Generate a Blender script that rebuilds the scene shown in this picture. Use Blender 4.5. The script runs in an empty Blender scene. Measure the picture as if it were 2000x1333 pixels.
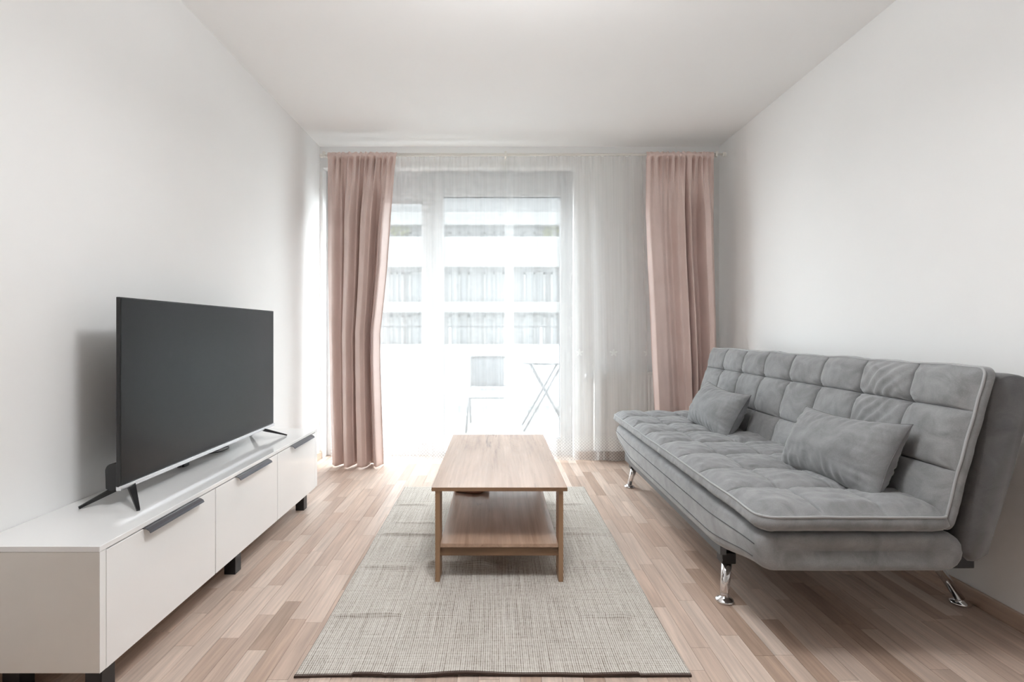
import bpy, bmesh, math, random
import numpy as np
from mathutils import Vector, Matrix, noise

random.seed(7)
scene = bpy.context.scene
COL = scene.collection
PI = math.pi

# ------------------------------------------------------------------ camera
F = 960.0                       # focal length in pixels of the 2000 px frame
EYE = 1.08                      # camera height
VPX, VPY = 968.0, 648.0         # vanishing point of the room's depth direction
cam_d = bpy.data.cameras.new('camera')
cam = bpy.data.objects.new('camera', cam_d)
COL.objects.link(cam)
cam.location = (0, 0, EYE)
cam.rotation_euler = (PI / 2, 0, 0)
cam_d.sensor_width = 36.0
cam_d.lens = F / 2000.0 * 36.0
cam_d.shift_x = (1000.0 - VPX) / 2000.0
cam_d.shift_y = -(666.5 - VPY) / 2000.0
cam_d.clip_start = 0.05
cam_d.clip_end = 200
scene.camera = cam

# ------------------------------------------------------------------ sky and exposure
SKY = 14.0
world = bpy.data.worlds.new('overcast_sky')
scene.world = world
world.use_nodes = True
bg = world.node_tree.nodes['Background']
bg.inputs['Color'].default_value = (0.93, 0.97, 1.0, 1)
bg.inputs['Strength'].default_value = SKY

scene.view_settings.view_transform = 'Standard'
scene.view_settings.look = 'None'
scene.view_settings.exposure = 0.14
scene.view_settings.gamma = 1.0
scene.view_settings.use_curve_mapping = False
scene.cycles.max_bounces = 9
scene.cycles.diffuse_bounces = 6
scene.cycles.glossy_bounces = 4
scene.cycles.transparent_max_bounces = 16
scene.cycles.transmission_bounces = 8
scene.cycles.sample_clamp_indirect = 8.0
scene.cycles.use_denoising = True
scene.cycles.use_adaptive_sampling = True
scene.cycles.adaptive_threshold = 0.05
scene.cycles.adaptive_min_samples = 28
scene.cycles.use_light_tree = False
scene.cycles.caustics_reflective = False
scene.cycles.caustics_refractive = False

# room measures
XL, XR = -1.495, 1.90
YB, YF = 4.18, -2.4
ZC = EYE + 1.573
OPX0, OPX1, OPZ = -1.47, 0.665, 2.475      # window opening in the far wall

# portal: guides sampling of the sky through the window opening (emits nothing itself)
pl = bpy.data.lights.new('window_portal', 'AREA')
pl.shape = 'RECTANGLE'
pl.size = OPX1 - OPX0
pl.size_y = OPZ
pl.cycles.is_portal = True
po = bpy.data.objects.new('window_portal', pl)
COL.objects.link(po)
po.location = ((OPX0 + OPX1) / 2, YB + 0.31, OPZ / 2)
po.rotation_euler = (-PI / 2, 0, 0)


# ------------------------------------------------------------------ material helpers
class NT:
    def __init__(self, name):
        self.m = bpy.data.materials.new(name)
        self.m.use_nodes = True
        self.t = self.m.node_tree
        self.n = self.t.nodes
        self.b = self.n['Principled BSDF']
        self.out = self.n['Material Output']

    def add(self, kind, **kw):
        x = self.n.new(kind)
        for k, v in kw.items():
            setattr(x, k, v)
        return x

    def link(self, a, b):
        self.t.links.new(a, b)

    def math(self, op, a, b=None, c=None, clamp=False):
        x = self.add('ShaderNodeMath', operation=op, use_clamp=clamp)
        for i, v in enumerate((a, b, c)):
            if v is None:
                continue
            if isinstance(v, (int, float)):
                x.inputs[i].default_value = v
            else:
                self.link(v, x.inputs[i])
        return x.outputs[0]

    def coords(self, which='Object'):
        return self.add('ShaderNodeTexCoord').outputs[which]

    def mapping(self, vec, scale=(1, 1, 1), loc=(0, 0, 0)):
        x = self.add('ShaderNodeMapping')
        x.inputs['Scale'].default_value = scale
        x.inputs['Location'].default_value = loc
        self.link(vec, x.inputs['Vector'])
        return x.outputs[0]

    def noise(self, vec, scale, detail=2.0, rough=0.5, dist=0.0):
        x = self.add('ShaderNodeTexNoise')
        x.inputs['Scale'].default_value = scale
        x.inputs['Detail'].default_value = detail
        x.inputs['Roughness'].default_value = rough
        x.inputs['Distortion'].default_value = dist
        self.link(vec, x.inputs['Vector'])
        return x.outputs['Fac']

    def ramp(self, fac, stops):
        x = self.add('ShaderNodeValToRGB')
        e = x.color_ramp.elements
        while len(e) < len(stops):
            e.new(0.5)
        for k, (p, c) in enumerate(stops):
            e[k].position = p
            e[k].color = (c[0], c[1], c[2], 1) if not isinstance(c, (int, float)) else (c, c, c, 1)
        self.link(fac, x.inputs['Fac'])
        return x.outputs['Color']

    def mix(self, fac, a, b, blend='MIX'):
        x = self.add('ShaderNodeMix', data_type='RGBA', blend_type=blend)
        for sock, v in ((x.inputs[0], fac), (x.inputs[6], a), (x.inputs[7], b)):
            if isinstance(v, (int, float)):
                sock.default_value = v
            elif isinstance(v, tuple):
                sock.default_value = (v[0], v[1], v[2], 1)
            else:
                self.link(v, sock)
        return x.outputs[2]

    def bump(self, h, strength=0.2, dist=0.01):
        x = self.add('ShaderNodeBump')
        x.inputs['Strength'].default_value = strength
        x.inputs['Distance'].default_value = dist
        self.link(h, x.inputs['Height'])
        self.link(x.outputs[0], self.b.inputs['Normal'])

    def set(self, **kw):
        for k, v in kw.items():
            s = self.b.inputs[k.replace('_', ' ')]
            if isinstance(v, tuple):
                s.default_value = (v[0], v[1], v[2], 1)
            elif isinstance(v, (int, float)):
                s.default_value = v
            else:
                self.link(v, s)
        return self


def simple(name, col, rough=0.5, metal=0.0, var=0.05, scale=8.0, bump=0.0, **kw):
    t = NT(name)
    n = t.noise(t.coords(), scale, 3)
    lo = tuple(c * (1 - var) for c in col)
    hi = tuple(min(1, c * (1 + var)) for c in col)
    t.set(Base_Color=t.ramp(n, [(0.3, lo), (0.7, hi)]), Roughness=rough, Metallic=metal, **kw)
    if bump:
        t.bump(t.noise(t.coords(), scale * 30, 2), bump, 0.002)
    return t.m


M = {}
# painted plaster
t = NT('white_paint')
n = t.noise(t.coords(), 2.0, 2)
t.set(Base_Color=t.ramp(n, [(0.3, (0.868, 0.868, 0.862)), (0.7, (0.882, 0.882, 0.876))]), Roughness=0.85)
t.bump(t.noise(t.coords(), 140, 3), 0.03, 0.002)
M['paint'] = t.m
t = NT('ceiling_paint')
n = t.noise(t.coords(), 2.0, 2)
t.set(Base_Color=t.ramp(n, [(0.3, (0.935, 0.935, 0.93)), (0.7, (0.945, 0.945, 0.94))]), Roughness=0.9)
M['ceil'] = t.m


def oak(name, per_island):
    t = NT(name)
    obj = t.coords('Object')
    if per_island:
        r = t.add('ShaderNodeNewGeometry').outputs['Random Per Island']
    else:
        r = t.add('ShaderNodeObjectInfo').outputs['Random']
    off = t.add('ShaderNodeCombineXYZ')
    t.link(t.math('MULTIPLY', r, 31.0), off.inputs[0])
    t.link(t.math('MULTIPLY', r, 57.0), off.inputs[1])
    t.link(t.math('MULTIPLY', r, 13.0), off.inputs[2])
    v = t.add('ShaderNodeVectorMath', operation='ADD')
    t.link(obj, v.inputs[0])
    t.link(off.outputs[0], v.inputs[1])
    vec = v.outputs[0]
    fine = t.noise(t.mapping(vec, (95, 4.0, 1)), 1.0, 4, 0.6, 0.4)
    broad = t.noise(t.mapping(vec, (16, 1.3, 1)), 1.0, 3, 0.55, 1.2)
    wave = t.add('ShaderNodeTexWave', wave_type='RINGS', rings_direction='X')
    wave.inputs['Scale'].default_value = 1.0
    wave.inputs['Distortion'].default_value = 3.0
    wave.inputs['Detail'].default_value = 2.0
    t.link(t.mapping(vec, (9, 1.0, 9)), wave.inputs['Vector'])
    tone = t.ramp(r, [(0.0, (0.43, 0.305, 0.235)), (0.14, (0.52, 0.385, 0.31)), (0.5, (0.59, 0.455, 0.375)),
                      (0.82, (0.64, 0.51, 0.43)), (1.0, (0.68, 0.555, 0.475))])
    g1 = t.ramp(fine, [(0.3, 0.80), (0.62, 1.04)])
    g2 = t.ramp(broad, [(0.3, 0.86), (0.7, 1.06)])
    g3 = t.ramp(wave.outputs['Fac'], [(0.0, 0.93), (1.0, 1.03)])
    c = t.mix(1.0, tone, g1, 'MULTIPLY')
    c = t.mix(1.0, c, g2, 'MULTIPLY')
    c = t.mix(1.0, c, g3, 'MULTIPLY')
    t.set(Base_Color=c, Roughness=t.math('MULTIPLY_ADD', fine, 0.12, 0.33))
    t.b.inputs['Specular IOR Level'].default_value = 0.4
    t.bump(fine, 0.06, 0.001)
    return t.m


M['plank'] = oak('oak_plank', False)
M['plank_field'] = oak('oak_plank_field', True)
M['subfloor'] = simple('floor_joint', (0.20, 0.135, 0.10), 0.8)


def veneer(name, dark, mid, light, rough, axis):
    t = NT(name)
    vec = t.coords('Object')
    s1 = {'Y': (55, 2.2, 55), 'Z': (55, 55, 2.2), 'X': (2.2, 55, 55)}[axis]
    s2 = {'Y': (8, 0.8, 8), 'Z': (8, 8, 0.8), 'X': (0.8, 8, 8)}[axis]
    fine = t.noise(t.mapping(vec, s1), 1.0, 4, 0.6, 0.5)
    broad = t.noise(t.mapping(vec, s2, (3.1, 0.7, 1.3)), 1.0, 4, 0.6, 1.0)
    c = t.ramp(broad, [(0.28, dark), (0.5, mid), (0.75, light)])
    crack = t.noise(t.mapping(vec, tuple(q * 1.6 for q in s2), (9, 4, 2)), 1.0, 5, 0.65, 1.5)
    c = t.mix(1.0, c, t.ramp(crack, [(0.30, 0.55), (0.40, 1.0)]), 'MULTIPLY')
    c = t.mix(1.0, c, t.ramp(fine, [(0.3, 0.82), (0.65, 1.06)]), 'MULTIPLY')
    t.set(Base_Color=c, Roughness=rough)
    return t.m


M['table_top'] = veneer('oak_veneer', (0.30, 0.185, 0.125), (0.42, 0.275, 0.195), (0.49, 0.335, 0.245), 0.27, 'Y')
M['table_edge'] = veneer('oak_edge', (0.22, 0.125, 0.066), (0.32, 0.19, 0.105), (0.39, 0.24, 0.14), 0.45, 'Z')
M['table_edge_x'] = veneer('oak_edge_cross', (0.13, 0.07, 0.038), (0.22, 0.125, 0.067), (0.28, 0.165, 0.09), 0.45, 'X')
M['baseboard'] = veneer('oak_baseboard', (0.42, 0.29, 0.22), (0.50, 0.365, 0.285), (0.56, 0.42, 0.335), 0.4, 'Y')
M['baseboard_x'] = veneer('oak_baseboard_cross', (0.42, 0.29, 0.22), (0.50, 0.365, 0.285), (0.56, 0.42, 0.335), 0.4, 'X')

t = NT('gloss_white')
t.set(Base_Color=t.ramp(t.noise(t.coords(), 3, 2), [(0.3, (0.87, 0.865, 0.86)), (0.7, (0.885, 0.88, 0.875))]),
      Roughness=0.09, Coat_Weight=0.3, Coat_Roughness=0.04)
M['gloss'] = t.m
M['matte_white'] = simple('matte_white_board', (0.74, 0.71, 0.67), 0.5, var=0.02)
M['black_leg'] = simple('black_lacquer', (0.016, 0.016, 0.018), 0.35)
M['gunmetal'] = simple('gunmetal_handle', (0.10, 0.097, 0.107), 0.33, 0.85, 0.04)
M['black_plastic'] = simple('black_plastic', (0.012, 0.012, 0.013), 0.4)
t = NT('tv_screen')
t.set(Base_Color=t.ramp(t.noise(t.coords(), 3, 1), [(0.3, (0.010, 0.010, 0.0105)), (0.7, (0.0115, 0.0115, 0.012))]),
      Roughness=0.24)
t.b.inputs['Specular IOR Level'].default_value = 0.26
M['screen'] = t.m
M['silver'] = simple('brushed_silver', (0.72, 0.72, 0.74), 0.25, 0.9, 0.03, 40)
M['chrome'] = simple('chrome', (0.80, 0.80, 0.81), 0.07, 1.0, 0.02)
M['frame_steel'] = simple('grey_steel_rail', (0.14, 0.145, 0.155), 0.5, 0.3)
M['pvc'] = simple('white_pvc', (0.68, 0.69, 0.70), 0.3, var=0.02)
M['rod'] = simple('cream_rod', (0.78, 0.76, 0.71), 0.35, var=0.02)
M['radiator'] = simple('radiator_enamel', (0.80, 0.79, 0.77), 0.35, var=0.02)


# velvet
def velvet(name, base):
    t = NT(name)
    v = t.coords()
    blot = t.noise(t.mapping(v, (1, 1, 1)), 9, 5, 0.62, 1.3)
    fine = t.noise(v, 320, 3, 0.7)
    lo = tuple(c * 0.74 for c in base)
    hi = tuple(c * 1.20 for c in base)
    c = t.ramp(blot, [(0.28, lo), (0.72, hi)])
    c = t.mix(1.0, c, t.ramp(fine, [(0.3, 0.9), (0.7, 1.07)]), 'MULTIPLY')
    t.set(Base_Color=c, Roughness=0.82)
    t.b.inputs['Sheen Weight'].default_value = 0.35
    t.b.inputs['Sheen Roughness'].default_value = 0.45
    t.b.inputs['Specular IOR Level'].default_value = 0.25
    t.bump(fine, 0.12, 0.0015)
    return t.m


M['velvet'] = velvet('grey_velvet', (0.245, 0.246, 0.250))
M['velvet_pillow'] = velvet('grey_velvet_pillow', (0.222, 0.224, 0.229))
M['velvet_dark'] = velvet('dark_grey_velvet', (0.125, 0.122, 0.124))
M['piping'] = simple('grey_piping', (0.36, 0.36, 0.365), 0.7)
M['seam'] = simple('seam_thread', (0.085, 0.085, 0.09), 0.9)

# satin curtain
t = NT('dusty_pink_satin')
v = t.coords()
weave = t.noise(t.mapping(v, (260, 260, 30)), 1.0, 2, 0.6)
t.set(Base_Color=t.ramp(t.noise(v, 5, 3), [(0.3, (0.65, 0.505, 0.46)), (0.7, (0.71, 0.56, 0.515))]),
      Roughness=0.42)
t.b.inputs['Specular IOR Level'].default_value = 0.45
t.b.inputs['Sheen Weight'].default_value = 0.2
t.bump(weave, 0.05, 0.001)
M['pink'] = t.m


def sheer_material():
    t = NT('white_voile')
    obj = t.coords('Object')
    sep = t.add('ShaderNodeSeparateXYZ')
    t.link(obj, sep.inputs[0])
    X, Z = sep.outputs[0], sep.outputs[2]
    # lace lattice near the hem
    k = 1.0 / 0.026
    a = t.math('MULTIPLY', t.math('ADD', X, Z), k)
    b = t.math('MULTIPLY', t.math('SUBTRACT', X, Z), k)

    def line(q):
        fr = t.math('FRACT', q)
        d = t.math('ABSOLUTE', t.math('SUBTRACT', fr, 0.5))
        return t.math('LESS_THAN', d, 0.15)
    lat = t.math('MAXIMUM', line(a), line(b))
    hem = t.math('MULTIPLY_ADD', Z, -9.0, 2.1, clamp=True)
    lat = t.math('MULTIPLY', lat, hem)
    # embroidered motifs in a row at sill height
    fx = t.math('SUBTRACT', t.math('FRACT', t.math('MULTIPLY', X, 3.6)), 0.5)
    dx = t.math('MULTIPLY', fx, 1 / 3.6)
    dz = t.math('SUBTRACT', Z, 0.905)
    ang = t.math('ARCTAN2', dz, dx)
    rad = t.math('SQRT', t.math('ADD', t.math('MULTIPLY', dx, dx), t.math('MULTIPLY', dz, dz)))
    petal = t.math('MULTIPLY_ADD', t.math('SINE', t.math('MULTIPLY', ang, 5.0)), 0.010, 0.022)
    motif = t.math('LESS_THAN', rad, petal)
    knot = t.math('MULTIPLY', t.math('SINE', t.math('MULTIPLY', X, 620.0)), t.math('SINE', t.math('MULTIPLY', Z, 540.0)))
    motif = t.math('MULTIPLY', motif, t.math('MULTIPLY_ADD', knot, 0.4, 0.3))
    pat = t.math('MAXIMUM', lat, motif)
    at = t.add('ShaderNodeAttribute', attribute_name='weave')
    dens = at.outputs['Fac']
    dens = t.math('ADD', dens, t.math('MULTIPLY', pat, 0.24), clamp=True)
    tr = t.add('ShaderNodeBsdfTransparent')
    tl = t.add('ShaderNodeBsdfTranslucent')
    tl.inputs['Color'].default_value = (0.88, 0.885, 0.89, 1)
    df = t.add('ShaderNodeBsdfDiffuse')
    df.inputs['Color'].default_value = (0.86, 0.86, 0.85, 1)
    m1 = t.add('ShaderNodeMixShader')
    m1.inputs[0].default_value = 0.62
    t.link(tl.outputs[0], m1.inputs[1])
    t.link(df.outputs[0], m1.inputs[2])
    m2 = t.add('ShaderNodeMixShader')
    t.link(dens, m2.inputs[0])
    t.link(tr.outputs[0], m2.inputs[1])
    t.link(m1.outputs[0], m2.inputs[2])
    t.link(m2.outputs[0], t.out.inputs['Surface'])
    return t.m


M['sheer'] = sheer_material()

t = NT('window_glass')
tr = t.add('ShaderNodeBsdfTransparent')
tr.inputs['Color'].default_value = (0.95, 0.97, 0.97, 1)
gl = t.add('ShaderNodeBsdfGlossy')
gl.inputs['Roughness'].default_value = 0.02
m = t.add('ShaderNodeMixShader')
m.inputs[0].default_value = 0.012
t.link(tr.outputs[0], m.inputs[1])
t.link(gl.outputs[0], m.inputs[2])
t.link(m.outputs[0], t.out.inputs['Surface'])
M['glass'] = t.m

# woven rug
t = NT('woven_rug')
v = t.coords()
sep = t.add('ShaderNodeSeparateXYZ')
t.link(v, sep.inputs[0])
wob = t.noise(t.mapping(v, (14, 2.5, 1)), 1.0, 2)
sx = t.math('SINE', t.math('ADD', t.math('MULTIPLY', sep.outputs[0], 2 * PI / 0.0072), t.math('MULTIPLY', wob, 5.0)))
sy = t.math('SINE', t.math('MULTIPLY', sep.outputs[1], 2 * PI / 0.0085))
stripe = t.noise(t.mapping(v, (150, 3.0, 1)), 1.0, 3, 0.6)
cross = t.noise(t.mapping(v, (6, 120, 1)), 1.0, 3, 0.6)
speck = t.noise(t.mapping(v, (130, 60, 1)), 1.0, 3, 0.7)
h = t.math('ADD', t.math('MULTIPLY', sx, 0.20), t.math('MULTIPLY', sy, 0.10))
h = t.math('ADD', h, t.math('MULTIPLY', stripe, 0.75))
h = t.math('ADD', h, t.math('MULTIPLY', cross, 0.40))
h = t.math('ADD', h, t.math('MULTIPLY', speck, 0.60))
c = t.ramp(t.math('MULTIPLY', h, 0.57), [(0.28, (0.165, 0.13, 0.105)), (0.40, (0.375, 0.338, 0.298)),
                                        (0.54, (0.56, 0.525, 0.48)), (0.75, (0.70, 0.672, 0.635))])
t.set(Base_Color=c, Roughness=0.95)
t.b.inputs['Specular IOR Level'].default_value = 0.1
t.bump(h, 0.35, 0.002)
M['rug'] = t.m
M['rug_edge'] = simple('dark_brown_rug_edge', (0.055, 0.032, 0.024), 0.9)
M['leather'] = simple('red_brown_leather', (0.20, 0.085, 0.05), 0.4)
M['facade'] = simple('white_render_facade', (0.22, 0.22, 0.217), 0.9, var=0.03, scale=1.0)
M['facade_grey'] = simple('pale_grey_render', (0.215, 0.215, 0.218), 0.9, var=0.03, scale=1.0)
M['facade_win'] = simple('grey_window_glass', (0.188, 0.194, 0.20), 0.15, var=0.1)
M['leaf'] = simple('yellow_green_leaves', (0.19, 0.20, 0.07), 0.8, var=0.3, scale=6)
M['balcony'] = simple('pale_balcony_tiles', (0.20, 0.20, 0.197), 0.8, var=0.04)
M['street'] = simple('street_ground', (0.30, 0.30, 0.29), 0.9)
M['grey_metal'] = simple('grey_garden_metal', (0.11, 0.112, 0.117), 0.5)
M['mesh_cloth'] = simple('grey_mesh_fabric', (0.14, 0.145, 0.155), 0.8)
t = NT('frosted_rail_panel')
tr = t.add('ShaderNodeBsdfTransparent')
tr.inputs['Color'].default_value = (0.90, 0.93, 0.94, 1)
tl = t.add('ShaderNodeBsdfTranslucent')
t.link(t.ramp(t.noise(t.coords(), 3, 1), [(0.3, (0.42, 0.44, 0.45)), (0.7, (0.45, 0.47, 0.48))]), tl.inputs['Color'])
m = t.add('ShaderNodeMixShader')
m.inputs[0].default_value = 0.45
t.link(tr.outputs[0], m.inputs[1])
t.link(tl.outputs[0], m.inputs[2])
t.link(m.outputs[0], t.out.inputs['Surface'])
M['rail_glass'] = t.m


# ------------------------------------------------------------------ object helpers
def link(o, parent=None):
    COL.objects.link(o)
    if parent:
        o.parent = parent
    return o


def mesh_obj(name, verts, faces, mat, parent=None, smooth=False):
    me = bpy.data.meshes.new(name)
    me.from_pydata([tuple(v) for v in verts], [], faces)
    me.update()
    if smooth:
        me.polygons.foreach_set('use_smooth', [True] * len(me.polygons))
    o = bpy.data.objects.new(name, me)
    if mat:
        me.materials.append(M[mat] if isinstance(mat, str) else mat)
    return link(o, parent)


def bm_obj(name, bm, mat, parent=None, smooth=False):
    me = bpy.data.meshes.new(name)
    bm.normal_update()
    bm.to_mesh(me)
    bm.free()
    if smooth:
        me.polygons.foreach_set('use_smooth', [True] * len(me.polygons))
    me.materials.append(M[mat] if isinstance(mat, str) else mat)
    o = bpy.data.objects.new(name, me)
    return link(o, parent)


def add_box(bm, x0, x1, y0, y1, z0, z1, bev=0.0, seg=2):
    r = bmesh.ops.create_cube(bm, size=1.0)
    vs = r['verts']
    for v in vs:
        v.co = Vector(((x0 + x1) / 2 + v.co.x * (x1 - x0), (y0 + y1) / 2 + v.co.y * (y1 - y0),
                       (z0 + z1) / 2 + v.co.z * (z1 - z0)))
    if bev > 0:
        es = set()
        for v in vs:
            es.update(v.link_edges)
        bmesh.ops.bevel(bm, geom=list(es), offset=bev, segments=seg, affect='EDGES', profile=0.5)


def box(name, x0, x1, y0, y1, z0, z1, mat, parent=None, bev=0.0, seg=2):
    bm = bmesh.new()
    add_box(bm, x0, x1, y0, y1, z0, z1, bev, seg)
    return bm_obj(name, bm, mat, parent)


def boxes(name, lst, mat, parent=None, bev=0.0):
    bm = bmesh.new()
    for b in lst:
        add_box(bm, *b, bev=bev)
    return bm_obj(name, bm, mat, parent)


def add_tube(bm, pts, rad, seg=10, cap=True):
    pts = [Vector(p) for p in pts]
    if isinstance(rad, (int, float)):
        rad = [rad] * len(pts)
    rings = []
    prev = None
    for i, p in enumerate(pts):
        if i == 0:
            d = pts[1] - p
        elif i == len(pts) - 1:
            d = p - pts[i - 1]
        else:
            d = (pts[i + 1] - p).normalized() + (p - pts[i - 1]).normalized()
        d.normalize()
        if prev is None:
            ref = Vector((0, 0, 1)) if abs(d.z) < 0.9 else Vector((1, 0, 0))
            a = d.cross(ref).normalized()
        else:
            a = (prev - d * prev.dot(d)).normalized()
        prev = a
        b = d.cross(a)
        rings.append([bm.verts.new(p + (a * math.cos(2 * PI * k / seg) + b * math.sin(2 * PI * k / seg)) * rad[i])
                      for k in range(seg)])
    for r0, r1 in zip(rings, rings[1:]):
        for k in range(seg):
            bm.faces.new((r0[k], r0[(k + 1) % seg], r1[(k + 1) % seg], r1[k]))
    if cap:
        bm.faces.new(rings[0][::-1])
        bm.faces.new(rings[-1])


def tube(name, pts, rad, mat, parent=None, seg=10):
    bm = bmesh.new()
    add_tube(bm, pts, rad, seg)
    return bm_obj(name, bm, mat, parent, True)


def add_lathe(bm, prof, loc, seg=28):
    rings = []
    for r, z in prof:
        rings.append([bm.verts.new((loc[0] + r * math.cos(2 * PI * k / seg), loc[1] + r * math.sin(2 * PI * k / seg),
                                    loc[2] + z)) for k in range(seg)])
    for r0, r1 in zip(rings, rings[1:]):
        for k in range(seg):
            bm.faces.new((r0[k], r0[(k + 1) % seg], r1[(k + 1) % seg], r1[k]))
    bm.faces.new(rings[0][::-1])
    bm.faces.new(rings[-1])


def lathe(name, prof, loc, mat, parent=None, seg=28):
    bm = bmesh.new()
    add_lathe(bm, prof, loc, seg)
    return bm_obj(name, bm, mat, parent, True)


def extrude_y(name, prof, y0, y1, mat, parent=None):
    """prof: list of (x, z) closed outline"""
    n = len(prof)
    vs = [(x, y0, z) for x, z in prof] + [(x, y1, z) for x, z in prof]
    fs = [tuple(range(n)), tuple(range(2 * n - 1, n - 1, -1))]
    for i in range(n):
        j = (i + 1) % n
        fs.append((i, i + n, j + n, j))
    o = mesh_obj(name, vs, fs, mat, parent)
    bm = bmesh.new()
    bm.from_mesh(o.data)
    bmesh.ops.recalc_face_normals(bm, faces=bm.faces)
    bm.to_mesh(o.data)
    bm.free()
    return o


def empty(name, loc):
    o = bpy.data.objects.new(name, None)
    o.location = loc
    o.empty_display_size = 0.1
    return link(o)


def tag(o, label, cat, group=None):
    o['label'] = label
    o['category'] = cat
    if group:
        o['group'] = group
    return o


def struct(o):
    o['kind'] = 'structure'
    return o


def adopt(root):
    """children were modelled in world coordinates; keep them there"""
    inv = Matrix.Translation(root.location).inverted()

    def go(p, mtx):
        for c in p.children:
            c.matrix_parent_inverse = mtx
            go(c, Matrix.Identity(4))
    go(root, inv)


def P(px, py, d):
    """photo pixel at depth d -> world"""
    return Vector(((px - VPX) / F * d, d, EYE - (py - VPY) / F * d))


def interp(x, xs, ys):
    return float(np.interp(x, xs, ys))


def sstep(a, b, x):
    q = min(1.0, max(0.0, (x - a) / (b - a)))
    return q * q * (3 - 2 * q)


def nz(x, y, z=0.0):
    return noise.noise(Vector((x, y, z)))


# ------------------------------------------------------------------ the room shell
struct(box('ceiling', XL - 0.2, XR + 0.2, YF - 0.2, YB + 0.3, ZC, ZC + 0.2, 'ceil'))
struct(box('wall_left', XL - 0.2, XL, YF - 0.2, YB + 0.3, -0.1, ZC, 'paint'))
struct(box('wall_right', XR, XR + 0.2, YF - 0.2, YB + 0.3, -0.1, ZC, 'paint'))
struct(box('wall_rear', XL, XR, YF - 0.2, YF, -0.1, ZC, 'paint'))
struct(boxes('wall_back', [(OPX1, XR, YB, YB + 0.3, -0.1, ZC), (XL, OPX0, YB, YB + 0.3, -0.1, ZC),
                           (OPX0, OPX1, YB, YB + 0.3, OPZ, ZC)], 'paint'))
struct(box('baseboard_right', XR - 0.016, XR, YF, YB, 0.0, 0.062, 'baseboard', bev=0.003))
struct(box('baseboard_left', XL, XL + 0.016, YF, YB, 0.0, 0.062, 'baseboard', bev=0.003))
struct(box('baseboard_back', OPX1 + 0.02, XR - 0.016, YB - 0.016, YB, 0.0, 0.062, 'baseboard_x', bev=0.003))

# added fill light in drum form, out of view, to brighten the room
FILL = 45.0
fill_lamp = empty('fill_light', (0.12, 1.30, ZC))
tag(fill_lamp, 'added drum-shaped fill light hanging out of view above the room', 'fill_lamp')
for nm, key, st in (('fill_disc_glow', 'disc_glow', FILL), ('fill_band_glow', 'fill_band', FILL * 0.42)):
    t = NT(nm)
    t.set(Base_Color=t.ramp(t.noise(t.coords(), 4, 1), [(0.3, (0.85, 0.84, 0.82)), (0.7, (0.87, 0.86, 0.84))]), Roughness=0.5,
          Emission_Color=(0.965, 0.985, 1.0), Emission_Strength=st)
    M[key] = t.m
lathe('fill_mount', [(0.10, -0.0005), (0.10, -0.03), (0.006, -0.035), (0.006, -0.44)][::-1], (0.12, 1.30, ZC), 'pvc', fill_lamp, 32)
bm = bmesh.new()
add_tube(bm, [(0.12, 1.30, ZC - 0.548), (0.12, 1.30, ZC - 0.442)], 0.20, 32, cap=False)
bm_obj('fill_band', bm, 'fill_band', fill_lamp, True)
lathe('fill_disc', [(0.10, -0.546), (0.195, -0.545), (0.196, -0.540)], (0.12, 1.30, ZC), 'disc_glow', fill_lamp, 24)
lathe('fill_disc', [(0.196, -0.450), (0.195, -0.445), (0.10, -0.444)], (0.12, 1.30, ZC), 'disc_glow', fill_lamp, 24)
adopt(fill_lamp)

# floor: oak strips, one object for each strip piece that shows
floor = struct(box('floor', XL - 0.2, XR + 0.2, YF - 0.2, YB + 0.3, -0.1, -0.004, 'subfloor'))
SW = 0.0655
GAP = 0.0005
lens = [0.30, 0.36, 0.42, 0.48, 0.54, 0.60]
pieces = []
ns = int((XR - XL) / SW) + 1
rng = random.Random(11)
for i in range(ns):
    x0 = XL + i * SW
    x1 = min(x0 + SW, XR)
    if x1 - x0 < 0.01:
        continue
    y = YF - rng.random() * 0.5
    while y < YB + 0.1:
        L = rng.choice(lens)
        pieces.append((x0, x1, y, y + L, L))
        y += L


def score(p):
    x0, x1, y0, y1, L = p
    if y1 < 1.55 or x1 - x0 < SW * 0.9:
        return 0
    s = 0.0
    for a in (0.1, 0.5, 0.9):
        for b in (0.1, 0.3, 0.5, 0.7, 0.9):
            x = x0 + (x1 - x0) * a
            yy = y0 + L * b
            if yy < 0.2 or yy > YB:
                continue
            px = VPX + x / yy * F
            py = VPY + EYE / yy * F
            if px < 0 or px > 2000 or py > 1333:
                continue
            if -0.63 < x < 0.61 and 1.53 < yy < 3.40:
                continue
            if x < -1.13 and 1.38 < yy < 3.07:
                continue
            if x > 1.0 and yy > 2.3:
                continue
            s += L / yy ** 3
    return s


pieces.sort(key=score, reverse=True)
plank_mesh = {}
field_v, field_f = [], []


def plank_geom(w, L):
    g = GAP
    return [(g, g, -0.01), (w - g, g, -0.01), (w - g, L - g, -0.01), (g, L - g, -0.01),
            (g, g, 0), (w - g, g, 0), (w - g, L - g, 0), (g, L - g, 0)]


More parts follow.
